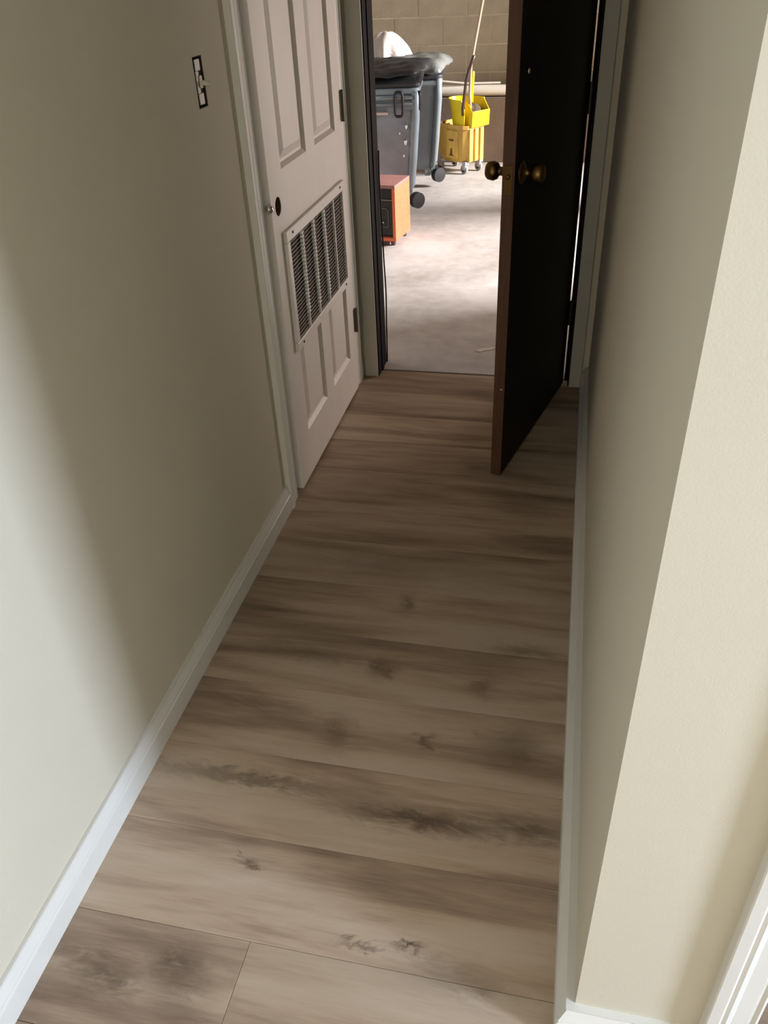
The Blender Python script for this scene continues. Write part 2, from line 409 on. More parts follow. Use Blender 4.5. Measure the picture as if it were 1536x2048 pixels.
# ------------------------------------------------------------------ casings
def cas_prof(w, t):   # u from inner edge (thin) to outer edge (thick)
    return [(0, 0), (0, t * 0.5), (w * 0.06, t * 0.62), (w * 0.14, t * 0.5), (w * 0.2, t * 0.56), (w * 0.5, t * 0.66), (w * 0.62, t * 0.86), (w * 0.70, t * 0.78), (w * 0.76, t), (w * 0.97, t), (w, t * 0.9), (w, 0)]
# white door, near casing (inner edge towards +y)
bm = bmesh.new(); prism(bm, [(LX + v, 2.236 - u) for u, v in cas_prof(0.078, 0.020)], 'z', 0, 2.1)
struct(obj('trim_1', bm, 'trim'), 'white moulded casing on the near side of the white paneled door', 'casing')
bm = bmesh.new(); prism(bm, [(LX + v, 3.112 + u) for u, v in cas_prof(0.072, 0.020)], 'z', 0, 2.1)
struct(obj('trim_2', bm, 'trim'), 'white moulded casing on the hinge side of the white paneled door', 'casing')
bm = bmesh.new(); prism(bm, [(LX + v, 2.05 + u) for u, v in cas_prof(0.072, 0.020)], 'y', 2.158, 3.19)
struct(obj('trim_3', bm, 'trim'), 'head casing over the white paneled door', 'casing')
# white door jambs
struct(boxes('trim_4', 'trim', [(LX - 0.11, LX - 0.002, D1a - 0.02, D1a - 0.001, 0, 2.06), (LX - 0.11, LX - 0.002, D1b + 0.001, D1b + 0.02, 0, 2.06), (LX - 0.11, LX - 0.002, D1a, D1b, 2.045, 2.06),
       (LX - 0.07, LX - 0.035, D1a - 0.001, D1a + 0.012, 0, 2.045), (LX - 0.07, LX - 0.035, D1b - 0.012, D1b + 0.001, 0, 2.045)]), 'white jamb of the paneled door', 'jamb')
# dark doorway
boxes_c = [(-0.848, OL - 0.004, EY - 0.016, EY, 0, 2.12)]
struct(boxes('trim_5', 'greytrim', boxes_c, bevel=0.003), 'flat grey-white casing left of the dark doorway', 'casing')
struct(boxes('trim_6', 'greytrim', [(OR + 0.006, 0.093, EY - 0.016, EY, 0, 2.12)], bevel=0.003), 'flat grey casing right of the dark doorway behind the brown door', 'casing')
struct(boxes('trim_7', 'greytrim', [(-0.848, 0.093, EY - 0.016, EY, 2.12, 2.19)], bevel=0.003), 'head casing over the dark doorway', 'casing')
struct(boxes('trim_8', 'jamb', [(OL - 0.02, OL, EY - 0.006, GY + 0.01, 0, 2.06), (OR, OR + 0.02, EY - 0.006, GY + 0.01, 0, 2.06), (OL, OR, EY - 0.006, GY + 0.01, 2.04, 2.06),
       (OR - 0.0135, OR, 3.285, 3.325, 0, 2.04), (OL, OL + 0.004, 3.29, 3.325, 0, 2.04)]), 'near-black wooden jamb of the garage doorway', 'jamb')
# weatherstrip hanging loose on the left jamb
bm = bmesh.new()
pts = []
for k in range(25):
    t = k / 24; zz = 0.9 * (1 - t)
    pts.append((OL + 0.008 + 0.009 * math.exp(-((zz - 0.33) / 0.13) ** 2) + 0.002 * math.sin(zz * 14), GY - 0.014, zz * 1.0 + 0.012))
tube(bm, pts, 0.0035, 6)
tag(obj('weatherstrip', bm, 'black', smooth=True), 'thin black weatherstrip bowing loose along the left dark jamb', 'weatherstrip')
# right casing of the side opening
bm = bmesh.new(); prism(bm, [(0.388 - u, CY - v) for u, v in cas_prof(0.076, 0.021)], 'z', 0, 2.12)
struct(obj('trim_9', bm, 'trim'), 'bright white fluted casing at the bottom right corner', 'casing')
struct(boxes('trim_10', 'trim', [(0.374, 0.392, CY - 0.002, 0.802, 0, 2.06)]), 'jamb behind the bottom right casing', 'jamb')

# ------------------------------------------------------------------ white paneled door
d1 = bpy.data.objects.new('door_1', None); COL.objects.link(d1); d1.location = (-0.846, 2.270, 0.012)
struct(d1, 'white six-panel door with a missing knob and a vent grille', 'door')
DW, DH, DT = 0.822, 2.02, 0.035
# local: y across the leaf, x depth (front = 0, back = -DT)
pan_y = [(0.118, 0.372), (0.470, 0.724)]
pan_z = [(0.170, 0.84), (1.035, 1.62), (1.72, 1.93)]
g = 0.030
bl = []
cuts_y = [0, pan_y[0][0], pan_y[0][1], pan_y[1][0], pan_y[1][1], DW]
zc = [0] + [v for p in pan_z for v in p] + [DH]
for i in range(5):
    if i in (1, 3): continue
    bl.append((-DT, 0, cuts_y[i], cuts_y[i + 1], 0, DH))
for (a, b) in pan_y:
    for k in range(0, len(zc) - 1, 2): bl.append((-DT, 0, a, b, zc[k], zc[k + 1]))
slab = boxes('door_leaf', 'door_white', bl, d1)
# bore hole cut through the leaf, lined with raw core
hole_y, hole_z = 0.061, 0.944
bmc = bmesh.new(); lathe(bmc, [(-0.05, 0.027), (0.02, 0.027)], (0, hole_y, hole_z), (1, 0, 0), 32)
cut = obj('cutter', bmc, 'rawwood', d1)
md = slab.modifiers.new('bore', 'BOOLEAN'); md.operation = 'DIFFERENCE'; md.object = cut; md.solver = 'EXACT'; md.use_self = True
bpy.context.view_layer.update()
dg = bpy.context.evaluated_depsgraph_get()
nm = bpy.data.meshes.new_from_object(slab.evaluated_get(dg))
slab.modifiers.clear(); slab.data = nm
bpy.data.objects.remove(cut)
bm = bmesh.new()
ring = [[bm.verts.new((x, hole_y + rr * math.cos(t), hole_z + rr * math.sin(t))) for t in [2 * math.pi * k / 32 for k in range(32)]] for x, rr in ((-0.002, 0.0268), (-0.033, 0.0268), (-0.033, 0.001))]
for a, b in zip(ring, ring[1:]):
    for k in range(32): bm.faces.new((a[k], a[(k + 1) % 32], b[(k + 1) % 32], b[k]))
obj('bore_hole', bm, 'rawwood', d1, label='round brown hole where the knob is missing')
for (a, b) in pan_y:
    for (c, d) in pan_z:
        bm = bmesh.new()
        sec = [(a, b, c, d, 0.0), (a + 0.012, b - 0.012, c + 0.012, d - 0.012, -0.011), (a + 0.020, b - 0.020, c + 0.020, d - 0.020, -0.012), (a + 0.046, b - 0.046, c + 0.046, d - 0.046, -0.002)]
        rg = [[bm.verts.new(p) for p in ((x, p0, q0), (x, p1, q0), (x, p1, q1), (x, p0, q1))] for p0, p1, q0, q1, x in sec]
        for s1, s2 in zip(rg, rg[1:]):
            for k in range(4): bm.faces.new((s1[k], s1[(k + 1) % 4], s2[(k + 1) % 4], s2[k]))
        bm.faces.new(rg[-1])
        back = [bm.verts.new((-DT, p[0], p[1])) for p in ((a, c), (b, c), (b, d), (a, d))]
        for k in range(4): bm.faces.new((rg[0][k], rg[0][(k + 1) % 4], back[(k + 1) % 4], back[k]))
        bm.faces.new(back)
        obj('panel', bm, 'door_white', d1)
# latch
bm = bmesh.new(); lathe(bm, [(0, 0.013), (0.012, 0.013), (0.019, 0.011), (0.023, 0.007), (0.025, 0.001)], (-0.006, 0.002, 0.952), (0.25, -1, 0.1), 20)
obj('latch_bolt', bm, 'chrome', d1, smooth=True, label='shiny latch bolt in the door edge')
# hinges
for zz in (0.30, 1.10, 1.83):
    bm = bmesh.new(); lathe(bm, [(-0.052, 0.002), (-0.05, 0.0068), (0.05, 0.0068), (0.052, 0.002)], (0.006, DW + 0.004, zz), (0, 0, 1), 14)
    box(bm, -0.002, 0.003, DW - 0.012, DW + 0.003, zz - 0.045, zz + 0.045)
    obj('hinge', bm, 'hinge_olive', d1)
# vent grille
gy0, gy1, gz0, gz1 = 0.072, 0.755, 0.482, 0.866
gr = boxes('vent_grille', 'grille', [
    (0.0005, 0.012, gy0, gy1, gz1 - 0.034, gz1), (0.0005, 0.012, gy0, gy1, gz0, gz0 + 0.030),
    (0.0005, 0.012, gy0, gy0 + 0.030, gz0 + 0.03, gz1 - 0.034), (0.0005, 0.012, gy1 - 0.030, gy1, gz0 + 0.03, gz1 - 0.034)] +
    [(0.0005, 0.0118, gy0 + 0.030 + (gy1 - gy0 - 0.06) * k / 5 - 0.0055, gy0 + 0.030 + (gy1 - gy0 - 0.06) * k / 5 + 0.0055, gz0 + 0.03, gz1 - 0.034) for k in range(1, 5)],
    d1, bevel=0.0025, label='white stamped-metal vent grille with rows of fins')
nf = 26; zl, zh = gz0 + 0.032, gz1 - 0.036; cw = (gy1 - gy0 - 0.06) / 5
boxes('grille_back', 'gap_shade', [(0.0002, 0.0010, gy0 + 0.028, gy1 - 0.028, gz0 + 0.028, gz1 - 0.032)], gr, label='grey backing plate with the shade between the fins in its colour')
def fin_mesh(glint):
    bm = bmesh.new(); L2 = cw - 0.011
    prism(bm, [(0.0010, 0.0), (0.0085, 0.0032), (0.0088, 0.0024), (0.0014, -0.0008)], 'y', 0, L2)
    if glint: prism(bm, [(0.0010, -0.001), (0.0090, 0.0070), (0.0160, 0.0060), (0.0165, 0.0010), (0.0090, -0.001)], 'y', L2 - 0.013, L2 + 0.003)  # raised white fin end stands for the light it catches
    bmesh.ops.recalc_face_normals(bm, faces=bm.faces)
    for f_ in bm.faces:
        if f_.calc_center_median().y > L2 - 0.0135 and glint: f_.material_index = 1
    me = bpy.data.meshes.new('fin'); bm.to_mesh(me); bm.free(); me.materials.append(MT['finpaint']); me.materials.append(MT['chip']); return me
fa, fb = fin_mesh(True), fin_mesh(False)
for k in range(5):
    for q in range(nf):
        o = bpy.data.objects.new('fin', fa if (k < 3 and q > 3 - k) else fb); COL.objects.link(o); o.parent = gr
        o.location = (0, gy0 + 0.030 + cw * k + 0.0055, zl + 0.004 + (zh - zl - 0.010) * q / (nf - 1))
for (sy, sz) in ((gy0 + 0.06, gz1 - 0.014), (gy1 - 0.06, gz1 - 0.014), (gy0 + 0.06, gz0 + 0.014), (gy1 - 0.06, gz0 + 0.014)):
    bm = bmesh.new(); lathe(bm, [(0, 0.0045), (0.0022, 0.0045), (0.003, 0.002)], (0.0118, sy, sz), (1, 0, 0), 12)
    obj('screw', bm, 'bronze', gr)

# ------------------------------------------------------------------ open switch box in the left wall
sb = thing('switch_box', 'open dark switch box without cover plate in the left wall', 'switch', (LX, (SWY0 + SWY1) / 2, SWZ0))
hw = (SWY1 - SWY0) / 2; hh = SWZ1 - SWZ0
boxes('back_box', 'void', [(-0.055, -0.052, -hw, hw, 0, hh), (-0.052, -0.0005, -hw, -hw + 0.002, 0, hh), (-0.052, -0.0005, hw - 0.002, hw, 0, hh), (-0.052, -0.0005, -hw, hw, 0, 0.002), (-0.052, -0.0005, -hw, hw, hh - 0.002, hh)], sb)
boxes('mounting_strap', 'switch', [(-0.006, -0.003, -0.010, 0.018, 0.006, 0.030), (-0.006, -0.003, -0.010, 0.018, hh - 0.030, hh - 0.006), (-0.006, -0.003, -0.012, 0.004, 0.030, hh - 0.030)], sb, bevel=0.001)
boxes('switch_body', 'void', [(-0.045, -0.004, -0.006, 0.020, 0.026, hh - 0.026)], sb, bevel=0.002)
bm = bmesh.new(); tube(bm, [(-0.004, 0.010, 0.052), (0.006, 0.014, 0.049), (0.016, 0.019, 0.046)], [0.006, 0.0055, 0.005], 8)
obj('toggle', bm, 'ivory', sb, smooth=True)
boxes('bracket', 'ivory', [(-0.003, 0.0005, 0.002, 0.013, 0.040, 0.066)], sb, bevel=0.001)

# ------------------------------------------------------------------ dark brown door, open into the hall
ang = math.atan2(2.462 - 3.245, -0.174 - 0.018)
d2 = bpy.data.objects.new('door_2', None); COL.objects.link(d2); d2.location = (0.018, 3.24, 0.010); d2.rotation_euler = (0, 0, ang)
struct(d2, 'dark brown slab door standing open into the hallway', 'door')
# local: x along leaf from the hinge edge, y: room side is +y (towards +x world), thickness to -y
LW, LT, LH = 0.803, 0.037, 2.02
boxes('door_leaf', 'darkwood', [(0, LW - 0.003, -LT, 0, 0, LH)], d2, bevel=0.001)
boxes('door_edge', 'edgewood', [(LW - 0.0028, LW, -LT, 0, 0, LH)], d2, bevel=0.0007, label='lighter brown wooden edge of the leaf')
bm = bmesh.new(); tube(bm, [(LW - 0.004, -0.004, 0.335), (LW + 0.0012, -0.010, 0.333), (LW + 0.0008, -0.016, 0.334)], [0.002, 0.0022, 0.001], 6)
obj('chip', bm, 'ivory', d2, label='small pale chip on the door edge')
kz = 1.003
boxes('latch_plate', 'brass', [(LW - 0.0005, LW + 0.0022, -LT + 0.006, -0.006, kz - 0.052, kz + 0.030)], d2, bevel=0.001)
bm = bmesh.new(); lathe(bm, [(0, 0.007), (0.006, 0.007), (0.009, 0.003)], (LW + 0.002, -LT / 2, kz), (1, 0, 0), 12)
obj('latch_bolt', bm, 'brass', d2, smooth=True)
def knob(side):
    kb = bmesh.new()
    oy = 0.0 if side > 0 else -LT
    lathe(kb, [(0, 0.032), (0.004, 0.032), (0.008, 0.026), (0.010, 0.014), (0.026, 0.012), (0.031, 0.015), (0.034, 0.022), (0.046, 0.0275), (0.062, 0.025), (0.068, 0.020), (0.069, 0.004)], (LW - 0.06, oy, kz), (0, side, 0), 28)
    return obj('knob', kb, 'brass', d2, smooth=True)
knob(1); knob(-1)
bm = bmesh.new(); lathe(bm, [(0, 0.008), (0.004, 0.008), (0.006, 0.004)], (LW - 0.075, 0, 1.262), (0, 1, 0), 14)
obj('stud', bm, 'chrome', d2, smooth=True, label='small shiny stud high on the dark face')
for zz in (0.31, 1.095, 1.82):
    bm = bmesh.new()
    lathe(bm, [(-0.053, 0.002), (-0.05, 0.0085), (0.05, 0.0085), (0.053, 0.002)], (-0.007, 0.004, zz), (0, 0, 1), 14)
    box(bm, -0.004, 0.0, -0.030, 0.004, zz - 0.045, zz + 0.045)
    obj('hinge', bm, 'bronze', d2)
for zz in (0.31, 1.095, 1.82):
    pass

# ------------------------------------------------------------------ garage things
def wheel(name, cx, cy, cz, r, w, parent, axis=(1, 0, 0), hubmat='black'):
    bm = bmesh.new(); a = Vector(axis).normalized()
    lathe(bm, [(-w / 2, r * 0.55), (-w / 2, r * 0.9), (-w / 3, r), (w / 3, r), (w / 2, r * 0.9), (w / 2, r * 0.55)], (cx, cy, cz), a, 28)
    o = obj(name, bm, 'tread', parent, smooth=False)
    bm = bmesh.new(); lathe(bm, [(-w / 2 - 0.003, r * 0.16), (-w / 2 - 0.001, r * 0.6), (w / 2 + 0.001, r * 0.6), (w / 2 + 0.003, r * 0.16)], (cx, cy, cz), a, 20)
    h = obj('hub', bm, hubmat, o)
    return o

def cart(name, label, loc, rz, body_m, lid_m, w=0.62, d=0.66, top=0.86, front_details=True):
    t = thing(name, label, 'trash cart', loc, rz, None)
    bm = bmesh.new()
    loft(bm, [(rrect(w * 0.74, d * 0.70, 0.05), 0.13), (rrect(w * 0.80, d * 0.76, 0.05), 0.20), (rrect(w * 0.93, d * 0.92, 0.045), 0.66), (rrect(w * 0.945, d * 0.935, 0.045), 0.665), (rrect(w * 0.95, d * 0.94, 0.045), 0.72), (rrect(w * 0.97, d * 0.96, 0.045), 0.725), (rrect(w * 0.975, d * 0.965, 0.045), top - 0.04)])
    obj('body', bm, body_m, t, smooth=False, bevel=0.004)
    bm = bmesh.new(); loft(bm, [(rrect(w * 1.0, d * 0.99, 0.045), top - 0.045), (rrect(w * 1.02, d * 1.01, 0.045), top - 0.035), (rrect(w * 1.02, d * 1.01, 0.045), top - 0.012), (rrect(w * 1.0, d * 0.99, 0.045), top - 0.004)])
    obj('rim', bm, body_m, t, bevel=0.003)
    # corner posts running down the front corners
    for s in (-1, 1):
        bm = bmesh.new()
        tube(bm, [(s * w * 0.455, -d * 0.462, 0.80), (s * w * 0.455, -d * 0.456, 0.64), (s * w * 0.42, -d * 0.415, 0.36), (s * w * 0.395, -d * 0.375, 0.20), (s * w * 0.35, -d * 0.35, 0.155)], [0.030, 0.030, 0.028, 0.026, 0.018], 10)
        obj('corner_post', bm, body_m, t, smooth=True)
    # lid
    bm = bmesh.new()
    loft(bm, [(rrect(w * 1.03, d * 1.02, 0.05), top), (rrect(w * 1.05, d * 1.04, 0.05), top + 0.006), (rrect(w * 1.05, d * 1.04, 0.05), top + 0.022), (rrect(w * 1.0, d * 0.98, 0.05), top + 0.034), (rrect(w * 0.92, d * 0.9, 0.06), top + 0.040), (rrect(w * 0.8, d * 0.74, 0.08), top + 0.062), (rrect(w * 0.5, d * 0.4, 0.08), top + 0.070)])
    obj('lid', bm, lid_m, t, bevel=0.002)
    # wheels and axle
    for s in (-1, 1): wheel('wheel', s * w * 0.455, -d * 0.36, 0.090, 0.090, 0.042, t, axis=(0.62, -0.78, 0))
    bm = bmesh.new(); tube(bm, [(-w * 0.43, -d * 0.34, 0.09), (w * 0.43, -d * 0.34, 0.09)], 0.010, 10); obj('axle', bm, 'steel', t)
    for s in (-1, 1):
        bm = bmesh.new(); box(bm, s * w * 0.38 - 0.015, s * w * 0.38 + 0.015, -d * 0.37, -d * 0.30, 0.08, 0.16); box(bm, s * w * 0.30 - 0.02, s * w * 0.30 + 0.02, -d * 0.36, -d * 0.24, 0.085, 0.15); obj('bracket', bm, body_m, t)
    bm = bmesh.new(); tube(bm, [(0, d * 0.28, 0.0), (0, d * 0.28, 0.14)], [0.03, 0.02], 10); obj('foot', bm, 'black', t)
    return t, w, d, top

c1, w, d, top = cart('trash_cart', 'slate-grey wheeled trash cart with black loop latch, nearest the doorway', (-1.415, 6.13, 0), math.radians(8), 'cart', 'lid', 0.62, 0.60, 0.825)
# front band ridges, bar, latches
bm = bmesh.new(); tube(bm, [(-0.27, -0.302, 0.765), (0.27, -0.302, 0.765)], 0.013, 10); obj('ridge', bm, 'cart', c1, smooth=True)
bm = bmesh.new(); tube(bm, [(-0.27, -0.298, 0.725), (0.27, -0.298, 0.725)], 0.010, 10); obj('ridge', bm, 'cart', c1, smooth=True)
bm = bmesh.new(); tube(bm, [(-0.26, -0.300, 0.675), (0.10, -0.300, 0.675)], 0.013, 12); obj('grab_bar', bm, 'steel', c1, smooth=True, label='bright metal grab bar')
def loop(x, y, z0, z1, hwid, r, parent):
    bm = bmesh.new(); pts = []
    for k in range(29):
        a = 2 * math.pi * k / 28
        sx = max(-1, min(1, 1.25 * math.cos(a))); sz = max(-1, min(1, 1.15 * math.sin(a)))
        pts.append((x + hwid * sx, y, (z0 + z1) / 2 + (z1 - z0) / 2 * sz))
    tube(bm, pts, r, 8, caps=False)
    obj('latch_loop', bm, 'black', parent, smooth=True, label='black loop latch')
loop(0.175, -0.322, 0.655, 0.800, 0.026, 0.0095, c1)
bm = bmesh.new(); tube(bm, [(0.315, -0.322, 0.690), (0.317, -0.324, 0.77), (0.312, -0.318, 0.805)], [0.007, 0.007, 0.011], 8); obj('latch', bm, 'black', c1, smooth=True)
bm = bmesh.new(); box(bm, 0.205, 0.275, -0.300, -0.28, 0.690, 0.745); obj('recess_panel', bm, 'cart', c1, bevel=0.008)
for (x, zz, s) in ((0.222, 0.585, 0.010), (0.214, 0.487, 0.012), (0.175, 0.545, 0.005), (0.20, 0.40, 0.006)):
    bm = bmesh.new()
    yy = -0.30 * (0.865 + 0.075 * (zz - 0.2) / 0.46) - 0.022
    pts = [(x + s * rr * math.cos(a), zz + s * 1.5 * rr * math.sin(a)) for a, rr in ((0, 0.7), (0.9, 1.0), (1.7, 0.6), (2.6, 1.1), (3.6, 0.8), (4.6, 1.0), (5.5, 0.6))]
    prism(bm, pts, 'y', yy - 0.001, yy + 0.03); obj('paint_chip', bm, 'chip', c1)
# thin bag edge on the front cart lid
def drape(name, label, cat, m, x0, x1, y0_, y1_, zf, amp, n=26, seed=1, parent=None, thick=0.004):
    rd = random.Random(seed); bm = bmesh.new(); vs = {}
    ph = [rd.uniform(0, 6.28) for _ in range(8)]
    for i in range(n + 1):
        for j in range(n + 1):
            u, v = i / n, j / n; x_ = x0 + (x1 - x0) * u; y_ = y0_ + (y1_ - y0_) * v
            h = amp * (0.5 * math.sin(11 * u + 5 * v + ph[0]) + 0.35 * math.sin(19 * v - 7 * u + ph[1]) + 0.25 * math.sin(31 * u + 13 * v + ph[2]) + 0.2 * abs(math.sin(23 * u - 17 * v + ph[3])))
            vs[i, j] = bm.verts.new((x_ + 0.4 * amp * math.sin(17 * v + ph[4]), y_ + 0.4 * amp * math.sin(15 * u + ph[5]), zf(u, v) + h))
    for i in range(n):
        for j in range(n): bm.faces.new((vs[i, j], vs[i + 1, j], vs[i + 1, j + 1], vs[i, j + 1]))
    o = obj(name, bm, m, parent, smooth=True)
    s = o.modifiers.new('solid', 'SOLIDIFY'); s.thickness = thick
    if cat: tag(o, label, cat)
    return o

c2, w2, d2_, top2 = cart('trash_cart', 'grey trash cart standing behind the front cart with a crumpled bag over its lid', (-1.36, 6.93, 0), math.radians(8), 'cart2', 'lid', 0.56, 0.58, 0.775)
def zf2(u, v):
    e = min(u, 1 - u, v, 1 - v)
    return 0.872 - 0.05 * max(0, 1 - e / 0.06) + 0.02 * v
drape('garbage_bag', 'crumpled grey plastic bag draped over the lid of the rear trash cart', 'bag', 'crumple', -1.68, -1.035, 6.57, 7.27, zf2, 0.015, seed=4)
def zf1(u, v):
    e = min(u, 1 - u, v, 1 - v)
    return 0.905 - 0.025 * max(0, 1 - e / 0.05) + 0.022 * v + 0.018 * u
drape('garbage_bag', 'dark wrinkled plastic sheet lying over the lid of the front trash cart', 'bag', 'lid', -1.76, -1.075, 5.83, 6.48, zf1, 0.011, seed=9)

# white cloth heap
bm = bmesh.new()
bmesh.ops.create_icosphere(bm, subdivisions=4, radius=1)
for v in bm.verts:
    a = math.atan2(v.co.y, v.co.x); low = max(0.0, 1 - max(v.co.z, 0.0))
    fold = 1 + low * (0.11 * math.sin(8 * a + 1) + 0.06 * math.sin(13 * a + 2))
    rr = (0.62 + 0.38 * low) if v.co.z > 0 else 1.0
    v.co.x *= 0.175 * fold * rr / max(0.62, 1 - 0.25 * (1 - low)); v.co.y *= 0.16 * fold
    v.co.z = (v.co.z if v.co.z > 0 else v.co.z * 0.1) * 0.150 * (1 + 0.05 * math.sin(4 * a))
    v.co += Vector((-1.49, 6.86, 0.925))
tag(obj('cloth_heap', bm, 'cloth', smooth=True), 'white cloth heaped on top of the trash carts', 'cloth')

# orange cabinet with black front
cb = thing('cabinet', 'small orange wooden cabinet with a black recessed front on the garage floor', 'cabinet', (-1.096, 5.144, 0), math.radians(-8))
X0, X1, Y1, ZT, ZB, tk = -0.46, 0.0, 0.285, 0.372, 0.030, 0.020
boxes('shell', 'orange', [(X0, X0 + tk, 0, Y1, ZB, ZT - tk), (X1 - tk, X1, 0, Y1, ZB, ZT - tk), (X0 + tk, X1 - tk, 0, Y1, ZB, ZB + tk), (X0 + tk, X1 - tk, Y1 - 0.012, Y1, ZB + tk, ZT - tk)], cb, bevel=0.0015)
boxes('top', 'orange_top', [(X0, X1, 0, Y1, ZT - tk, ZT)], cb, bevel=0.0015, label='reddish top board')
boxes('front_panel', 'panelblack', [(X0 + tk, X1 - tk - 0.004, 0.030, 0.045, ZB + tk, ZT - tk)], cb)
boxes('divider', 'trimgrey', [(X0 + tk, X1 - tk - 0.004, 0.020, 0.030, 0.275, 0.281)], cb)
bm = bmesh.new()
pts = rrect(0.33, 0.115, 0.014, 4)
pts = [(-0.2225 + a, 0.026, 0.168 + b) for a, b in pts]
tube(bm, pts + [pts[0]], 0.0024, 6, caps=False); obj('outline_trim', bm, 'trimgrey', cb, label='thin grey rounded outline on the black front')
bm = bmesh.new(); lathe(bm, [(0, 0.006), (0.012, 0.006), (0.016, 0.003)], (-0.090, 0.030, 0.140), (0, -1, 0), 12); obj('dial', bm, 'steel', cb)
for x in (-0.43, -0.03):
    for y_ in (0.03, 0.245):
        bm = bmesh.new(); lathe(bm, [(0, 0.014), (ZB, 0.018)], (x, y_, 0), (0, 0, 1), 12); obj('foot', bm, 'lever', cb)
boxes('skirt', 'lever', [(X0 + 0.02, X1 - 0.05, 0.006, 0.016, 0.004, ZB)], cb)

# ------------------------------------------------------------------ mop bucket
near = Vector((-0.918, 7.15, 0)); left = Vector((-1.19, 7.36, 0))
ax = (left - near); L_ = ax.length; ang = math.atan2(-(ax.x), ax.y)  # local +y along the long side
mb = thing('mop_bucket', 'yellow wheeled mop bucket with side-press wringer by the block wall', 'bucket', near, ang)
# local frame: origin at the near corner, +y along the long left face, +x to the right along the short face
SW = 0.235; ZB_, ZT_ = 0.085, 0.375
def taper(o0, inset, z): # four corners with inset
    return [(0 + inset, 0 + inset), (SW - inset, 0 + inset), (SW - inset, L_ - inset), (0 + inset, L_ - inset)]
def cham(i, c=0.03, ext=0.0):
    x0_, x1_, y0_, y1_ = i, SW - i, i, L_ - i + ext
    return [(x0_ + c, y0_), (x1_ - c, y0_), (x1_, y0_ + c), (x1_, y1_ - c), (x1_ - c, y1_), (x0_ + c, y1_), (x0_, y1_ - c), (x0_, y0_ + c)]
bm = bmesh.new()
loft(bm, [(cham(0.028), ZB_), (cham(0.016), ZB_ + 0.02), (cham(0.004), ZT_ - 0.03), (cham(-0.006), ZT_ - 0.028), (cham(-0.006), ZT_)], caps=False)
bm.faces.new([v for v in bm.verts if abs(v.co.z - ZB_) < 1e-6])
bo = obj('bucket_body', bm, 'bucket', mb, label='worn pale yellow tub')
s_ = bo.modifiers.new('solid', 'SOLIDIFY'); s_.thickness = 0.006; s_.offset = -1
# spout end slopes down at the far left
bm = bmesh.new()
prism(bm, [(L_ - 0.03, 0.12), (L_ + 0.035, 0.15), (L_ + 0.045, 0.285), (L_ + 0.0, 0.345), (L_ - 0.03, 0.36)], 'x', 0.035, SW - 0.035)
obj('spout', bm, 'bucket', mb, bevel=0.008)
# vertical ribs on the short face
for x in (0.062, 0.125, 0.186):
    bm = bmesh.new()
    box(bm, x - 0.021, x + 0.021, -0.012, 0.02, ZB_ + 0.01, ZT_ - 0.03)
    obj('rib', bm, 'bucket', mb, bevel=0.006)
# side face panel with faded print
bm = bmesh.new(); box(bm, -0.006, 0.02, 0.09, 0.225, ZB_ + 0.03, ZT_ - 0.045)
obj('side_panel', bm, 'bucket', mb, bevel=0.006)
bm = bmesh.new(); prism(bm, [(0.125, 0.265), (0.19, 0.265), (0.180, 0.250), (0.135, 0.250)], 'x', -0.0075, -0.004); obj('print', bm, 'decal', mb)
bm = bmesh.new(); prism(bm, [(0.130, 0.135), (0.185, 0.135), (0.172, 0.150), (0.165, 0.195), (0.150, 0.195), (0.145, 0.150)], 'x', -0.0075, -0.004); obj('print', bm, 'decal', mb, label='faded brown caution print')
# upper rim step
bm = bmesh.new(); tube(bm, [(-0.004, 0.28, 0.372), (-0.004, 0.28, 0.39)], 0.010, 10); obj('rivet', bm, 'chip', mb)
# wringer: tall curved back shell plus front chute
bm = bmesh.new()
n = 16
def uring(z, x0_, x1_, y0_, y1_, th):
    out = []; inn = []
    for k in range(n + 1):
        a = math.pi * k / n
        cx, hx = (x0_ + x1_) / 2, (x1_ - x0_) / 2
        out.append((cx + hx * math.cos(a), y0_ + (y1_ - y0_) * math.sin(a) ** 0.8 if 0 < k < n else y0_))
        inn.append((cx + (hx - th) * math.cos(a), y0_ + (y1_ - y0_ - th) * math.sin(a) ** 0.8 if 0 < k < n else y0_))
    return out + inn[::-1]
loft(bm, [(uring(0.345, 0.015, SW - 0.010, 0.03, 0.235, 0.006), 0.345), (uring(0.5, -0.002, SW + 0.012, 0.015, 0.265, 0.006), 0.49), (uring(0.56, -0.010, SW + 0.020, 0.04, 0.285, 0.006), 0.560)])
obj('wringer_shell', bm, 'wringer', mb, bevel=0.0)
bm = bmesh.new()
prism(bm, [(-0.004, 0.355), (-0.026, 0.360), (-0.036, 0.478), (-0.028, 0.480), (-0.018, 0.372), (-0.004, 0.365)], 'x', 0.045, SW + 0.010)
obj('wringer_front', bm, 'wringer', mb, bevel=0.003)
for x in (0.045, SW + 0.004):
    bm = bmesh.new(); prism(bm, [(-0.034, 0.470), (-0.028, 0.36), (0.05, 0.36), (0.06, 0.556), (0.035, 0.560)], 'x', x, x + 0.006); obj('wringer_cheek', bm, 'wringer', mb, bevel=0.002)
# mop head squeezed in the wringer
bm = bmesh.new(); bmesh.ops.create_icosphere(bm, subdivisions=4, radius=1)
for v in bm.verts:
    k = 1 + 0.12 * math.sin(14 * v.co.x + 9 * v.co.y) * math.cos(11 * v.co.z + 5 * v.co.y)
    v.co = Vector((0.148 + v.co.x * 0.075 * k, 0.08 + v.co.y * 0.075 * k, 0.465 + v.co.z * 0.055 * k))
mh = obj('mop_head', bm, 'mopyarn', None, smooth=True)
mh.location = near; mh.rotation_euler = (0, 0, ang)
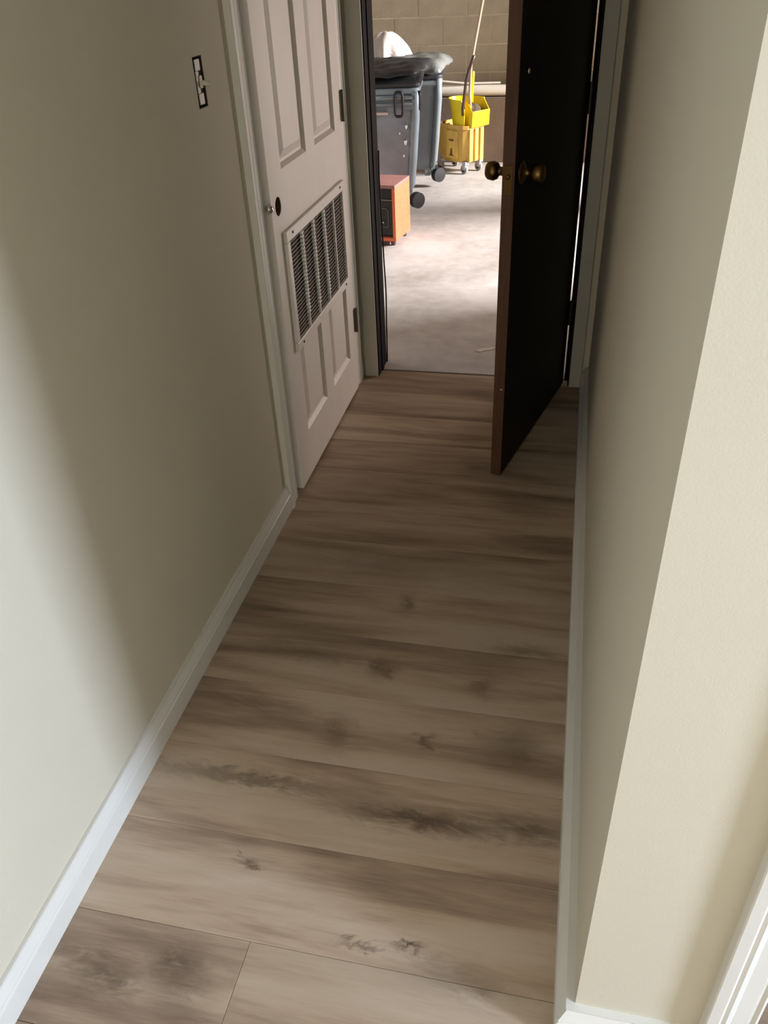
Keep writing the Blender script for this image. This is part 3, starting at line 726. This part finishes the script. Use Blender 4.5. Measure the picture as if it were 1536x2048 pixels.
# strands hanging over the front
# casters
for (x, y_) in ((0.035, 0.03), (SW - 0.03, 0.03), (0.035, L_ - 0.03), (SW - 0.03, L_ - 0.03)):
    bm = bmesh.new(); box(bm, x - 0.02, x + 0.02, y_ - 0.02, y_ + 0.02, 0.074, ZB_ + 0.012)
    box(bm, x - 0.016, x - 0.012, y_ - 0.012, y_ + 0.022, 0.032, 0.078); box(bm, x + 0.012, x + 0.016, y_ - 0.012, y_ + 0.022, 0.032, 0.078)
    fk = obj('caster_fork', bm, 'caster_grey', mb)
    bm = bmesh.new(); lathe(bm, [(-0.011, 0.025), (-0.009, 0.036), (0.009, 0.036), (0.011, 0.025)], (x, y_ + 0.012, 0.036), (1, 0, 0), 24)
    obj('caster', bm, 'tread', fk)
    bm = bmesh.new(); lathe(bm, [(-0.0125, 0.02), (0.0125, 0.02)], (x, y_ + 0.012, 0.036), (1, 0, 0), 16); obj('caster_hub', bm, 'black', fk)
# yellow handle grip and dark pressing lever, both parts of the wringer
inv = Matrix.Translation(near) @ Matrix.Rotation(ang, 4, 'Z'); inv.invert()
def loc(p): return tuple(inv @ Vector(p))
bm = bmesh.new(); tube(bm, [loc((-0.885, 7.22, 0.545)), loc((-0.880, 7.22, 0.66)), loc((-0.873, 7.21, 0.735)), loc((-0.870, 7.21, 0.765))], [0.017, 0.016, 0.014, 0.010], 8)
obj('handle_grip', bm, 'wringer', mb, smooth=True, label='yellow upright handle grip')
bm = bmesh.new(); tube(bm, [loc((-0.850, 7.08, 0.885)), loc((-0.868, 7.08, 0.84)), loc((-0.895, 7.08, 0.765)), loc((-0.912, 7.09, 0.70)), loc((-0.925, 7.10, 0.60)), loc((-0.938, 7.12, 0.51)), loc((-0.938, 7.14, 0.46))], 0.0125, 10)
obj('press_lever', bm, 'lever', mb, smooth=True, label='dark curved wringer lever')
bm = bmesh.new(); tube(bm, [(-0.79, 7.14, 1.60), (-0.806, 7.14, 1.245), (-0.86, 7.15, 0.97), (-0.893, 7.16, 0.82), (-0.84, 7.19, 0.53)][:0] + [(-0.7445, 7.16, 1.55), (-0.804, 7.16, 1.235), (-0.856, 7.16, 0.96), (-0.885, 7.17, 0.80), (-0.893, 7.19, 0.60), (-0.888, 7.215, 0.50)], 0.0115, 10)
mp_ = thing('mop', 'wet mop with a pale pole standing in the yellow mop bucket', 'mop', (-0.888, 7.215, 0.44))
po = obj('pole', bm, 'handlewood', mp_, smooth=True); po.matrix_parent_inverse = Matrix.Translation((0.888, -7.215, -0.44))
mh.parent = mp_; mh.matrix_parent_inverse = Matrix.Translation((0.888, -7.215, -0.44)); mh['label'] = 'dirty brown-grey yarn head'

# pipe and rod on the ledge
bm = bmesh.new(); tube(bm, [(-1.262, 7.72, 0.562), (-1.225, 7.72, 0.562), (-1.222, 7.72, 0.562), (0.9, 7.72, 0.562)], [0.052, 0.052, 0.043, 0.043], 20)
tag(obj('pipe', bm, 'pvc', smooth=True), 'white plastic drain pipe lying along the ledge behind the mop bucket', 'pipe')
bm = bmesh.new(); tube(bm, [(-1.262, 7.665, 0.650), (-0.98, 7.70, 0.620), (-0.7, 7.74, 0.617)], 0.008, 8)
tag(obj('rod', bm, 'pvc', smooth=True), 'thin white rod leaning on the white pipe', 'rod')

# scrap of paper on the slab
bm = bmesh.new(); prism(bm, [(-0.395, 3.555), (-0.375, 3.585), (-0.345, 3.592), (-0.315, 3.612), (-0.300, 3.600), (-0.325, 3.575), (-0.352, 3.562), (-0.370, 3.545)], 'z', -0.001, 0.0015)
tag(obj('paper_scrap', bm, 'paper'), 'small pale paper scrap on the concrete beside the brown door', 'paper')
